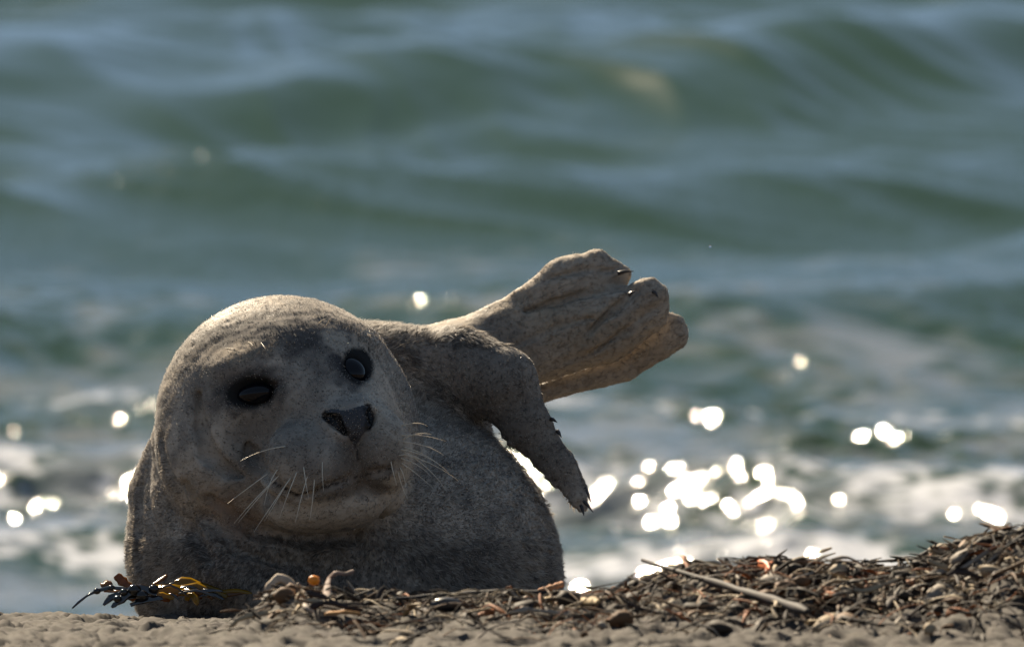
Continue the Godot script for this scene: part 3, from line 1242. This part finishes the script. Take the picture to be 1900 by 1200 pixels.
func single_pieces(dry: Material, wet: Material) -> void:
	var m := MB.new()
	var stick := []
	for i in 7:
		var q := i / 6.0
		var g := G(lerpf(1192, 1500, q), lerpf(1040, 1136, q))
		stick.append(P(lerpf(1192, 1500, q), lerpf(1040, 1136, q), maxf(lerpf(1.12, 1.47, q), g.z + 0.012) / K))
	blade(m, stick, 4 * K, 9 * K, 9 * K, Color(0.04, 0.035, 0.031), Vector3.UP, 9, 14)
	item("driftwood_stick", m, dry, "long grey driftwood stick slanting down the front of the heap", "driftwood")
	m = MB.new()
	blade(m, [G(1368, 1066), G(1400, 1052), G(1430, 1062)], 13 * K, 16 * K, 3 * K, Color(0.42, 0.10, 0.02), Vector3.BACK)
	blade(m, [G(1425, 1066), G(1440, 1045), G(1466, 1062)], 12 * K, 9 * K, 3 * K, Color(0.5, 0.13, 0.02), Vector3.BACK)
	item("red_seaweed", m, tinted(0.5), "bright orange red seaweed folded on top of the heap", "seaweed")
	m = MB.new()
	m.lump(G(581, 1078), Vector3(11, 9, 10) * K, Basis(), Color(0.75, 0.24, 0.01), rng, 0.06)
	item("orange_pod", m, tinted(0.45), "tiny round bright orange pod beside the pale bent stalk", "pod")
	m = MB.new()
	blade(m, [G(552, 1084), G(558, 1104), G(566, 1126), G(578, 1136)], 8 * K, 5 * K, 4 * K, Color(0.42, 0.36, 0.29), Vector3.BACK)
	item("pale_stalk", m, dry, "pale bent stalk sticking up under the seal's chin", "stalk")
	m = MB.new()
	blade(m, [G(494, 1102), G(505, 1082), G(522, 1074), G(545, 1090)], 9 * K, 6 * K, 2.5 * K, Color(0.4, 0.34, 0.27), Vector3.BACK)
	item("curled_husk", m, dry, "whitish arched husk left of the bent pale stalk", "husk")
	m = MB.new()
	blade(m, [G(606, 1112), G(608, 1080), G(622, 1064), G(640, 1066), G(656, 1060)], 7 * K, 5 * K, 2.5 * K, Color(0.2, 0.14, 0.11), Vector3.BACK)
	item("arched_stalk", m, dry, "brown arched stalk just right of the orange pod", "stalk")
	m = MB.new()
	blade(m, [G(604, 1142), G(635, 1137), G(668, 1140)], 10 * K, 5 * K, 4 * K, Color(0.42, 0.22, 0.08), Vector3.UP)
	item("orange_flake", m, dry, "flat orange brown flake lying on the sand below the seal", "seaweed")
	m = MB.new()
	blade(m, [G(720, 1113), G(800, 1108), G(900, 1102), G(1040, 1101)], 4 * K, 6 * K, 6 * K, Color(0.02, 0.018, 0.018), Vector3.UP, 7, 14)
	item("black_seaweed", m, dry, "long thin black stem lying level before the seal's belly", "stem")
	m = MB.new()
	m.lump(G(828, 1124), Vector3(30, 14, 22) * K, Basis(), Color(0.02, 0.02, 0.023), rng, 0.12)
	item("dark_stone", m, tinted(0.35), "smooth dark stone on the sand before the seal's belly", "stone")
	m = MB.new()
	blade(m, [G(998, 1098), G(1024, 1091), G(1046, 1084)], 4 * K, 8 * K, 2.5 * K, Color(0.42, 0.2, 0.09), Vector3(0, 0.6, 0.8))
	item("orange_leaf", m, dry, "narrow orange brown leaf at the foot of the seal's belly", "leaf")
	m = MB.new()
	blade(m, [G(1008, 1120), G(1050, 1114), G(1110, 1118)], 9 * K, 11 * K, 9 * K, Color(0.42, 0.32, 0.18), Vector3.UP)
	item("straw_bundle", m, dry, "thick pale straw coloured stem right of the dark stone", "stem")
	m = MB.new()
	blade(m, [G(1346, 1038), G(1354, 1048), G(1364, 1062)], 5 * K, 3 * K, 4 * K, Color(0.03, 0.028, 0.03), Vector3.BACK)
	item("black_twig", m, dry, "short black twig standing up left of the red seaweed", "twig")
	m = MB.new()
	blade(m, [G(1580, 1048), G(1650, 1041), G(1700, 1037), G(1726, 1021)], 1.8 * K, 3.5 * K, 3 * K, Color(0.04, 0.034, 0.03), Vector3.BACK, 6, 12)
	item("long_twig", m, dry, "long thin dark twig with raised tip on the heap's crest", "twig")
	m = MB.new()
	blade(m, [G(1548, 1044), G(1590, 1048), G(1614, 1062), G(1622, 1084)], 4 * K, 5 * K, 5 * K, Color(0.05, 0.03, 0.024), Vector3.BACK)
	item("bent_stalk", m, dry, "dark brown stalk bent downward right of the red seaweed", "stalk")
	m = MB.new()
	m.lump(G(786, 1116), Vector3(11, 10, 9) * K, Basis(), Color(0.5, 0.45, 0.38), rng, 0.12)
	item("white_pebble", m, dry, "small whitish pebble left of the smooth dark stone", "pebble")


func build_bladder_wrack() -> void:
	# fresh wet wrack at the seal's left: black wet fronds, olive yellow ones that let the light through
	var root := Node3D.new()
	root.name = "bladder_wrack"
	root.position = P(260, 1118, 250)
	add_child(root)
	tag(root, "glossy wet bladder wrack, black and golden olive, beside the seal", "seaweed")
	var off := root.position
	var wet := tinted(0.12, 0.7)
	var gold := tinted(0.16, 0.6)
	gold.backlight_enabled = true
	gold.backlight = Color(1, 1, 1)
	var black := Color(0.012, 0.010, 0.009)
	var olive := Color(0.27, 0.155, 0.008)
	var brown := Color(0.20, 0.085, 0.02)
	var fronds := [
		[[262, 1096, 120, 200, 1092, 140, 160, 1106, 150, 132, 1130, 155], 7, 4, black, 0],
		[[270, 1100, 130, 215, 1104, 150, 190, 1124, 160], 10, 6, black, 0],
		[[280, 1104, 150, 230, 1112, 170, 205, 1128, 172], 10, 6, black, 0],
		[[290, 1102, 160, 260, 1092, 165, 236, 1104, 170, 215, 1122, 172], 14, 9, black, 0],
		[[300, 1110, 165, 270, 1112, 172, 240, 1124, 175], 16, 10, black, 0],
		[[186, 1090, 110, 206, 1082, 105], 8, 8, brown, 1],
		[[214, 1068, 95, 226, 1080, 100, 242, 1092, 105], 7, 8, brown, 1],
		[[282, 1086, 60, 298, 1076, 50, 308, 1068, 45], 5, 4, brown, 1],
		[[276, 1094, 110, 306, 1090, 108, 330, 1092, 110, 350, 1104, 112], 10, 9, olive, 1],
		[[290, 1098, 125, 318, 1096, 126, 345, 1104, 124], 8, 5, olive, 1],
		[[322, 1082, 70, 350, 1082, 75, 378, 1092, 85, 412, 1100, 100], 9, 8, olive, 1],
		[[330, 1092, 90, 362, 1090, 95, 396, 1100, 110, 420, 1108, 118], 7, 6, olive, 1],
		[[310, 1088, 70, 330, 1082, 68, 346, 1090, 66], 6, 4, black, 0],
		[[276, 1108, 150, 300, 1106, 150, 322, 1110, 150], 6, 4, olive, 1],
	]
	for i in 22:
		var x := rng.randf_range(185, 430)
		var y := 1100.0 + rng.randf_range(-8, 14)
		var l := rng.randf_range(12, 34)
		var t := rng.randf_range(-0.5, 0.5)
		var zz := rng.randf_range(60, 150)
		var q := rng.randi() % 3
		fronds.append([[x, y, zz, x + l, y - l * t * 0.5 - rng.randf_range(0, 6), zz + 8, x + l * 2, y + l * t * 0.5 + rng.randf_range(0, 6), zz + rng.randf_range(0, 30)], rng.randf_range(4, 8), rng.randf_range(2, 6), [black, brown, olive][q], 0 if q == 0 else 1])
	for f in fronds:
		var pts := []
		var q: Array = f[0]
		for i in range(0, q.size(), 3):
			pts.append(P(q[i], q[i + 1], q[i + 2] + 130) - off)
		var m := MB.new()
		blade(m, pts, f[1] * (1.4 if f[4] else 0.8) * K, f[2] * (1.3 if f[4] else 0.7) * K, 1.6 * K, f[3], Vector3(rng.randf_range(-0.3, 0.3), rng.randf_range(0.4, 0.9), rng.randf_range(0.3, 0.9)), 6, 6)
		put("frond", m.mesh(), gold if f[4] else wet, root)
	for b in [[248, 1096, 165, 13], [228, 1100, 168, 8], [262, 1106, 172, 12], [205, 1092, 140, 7], [178, 1098, 150, 7], [216, 1112, 172, 8], [343, 1098, 120, 7], [284, 1094, 160, 10]]:
		var s := SphereMesh.new()
		s.radius = b[3] * K
		s.height = b[3] * K * 1.7
		s.radial_segments = 16
		s.rings = 8
		var bm := StandardMaterial3D.new()
		bm.albedo_color = lin(0.014, 0.012, 0.011)
		bm.roughness = 0.1
		var o := put("bladder", s, bm, root)
		o.position = P(b[0], b[1], b[2] + 130) - off
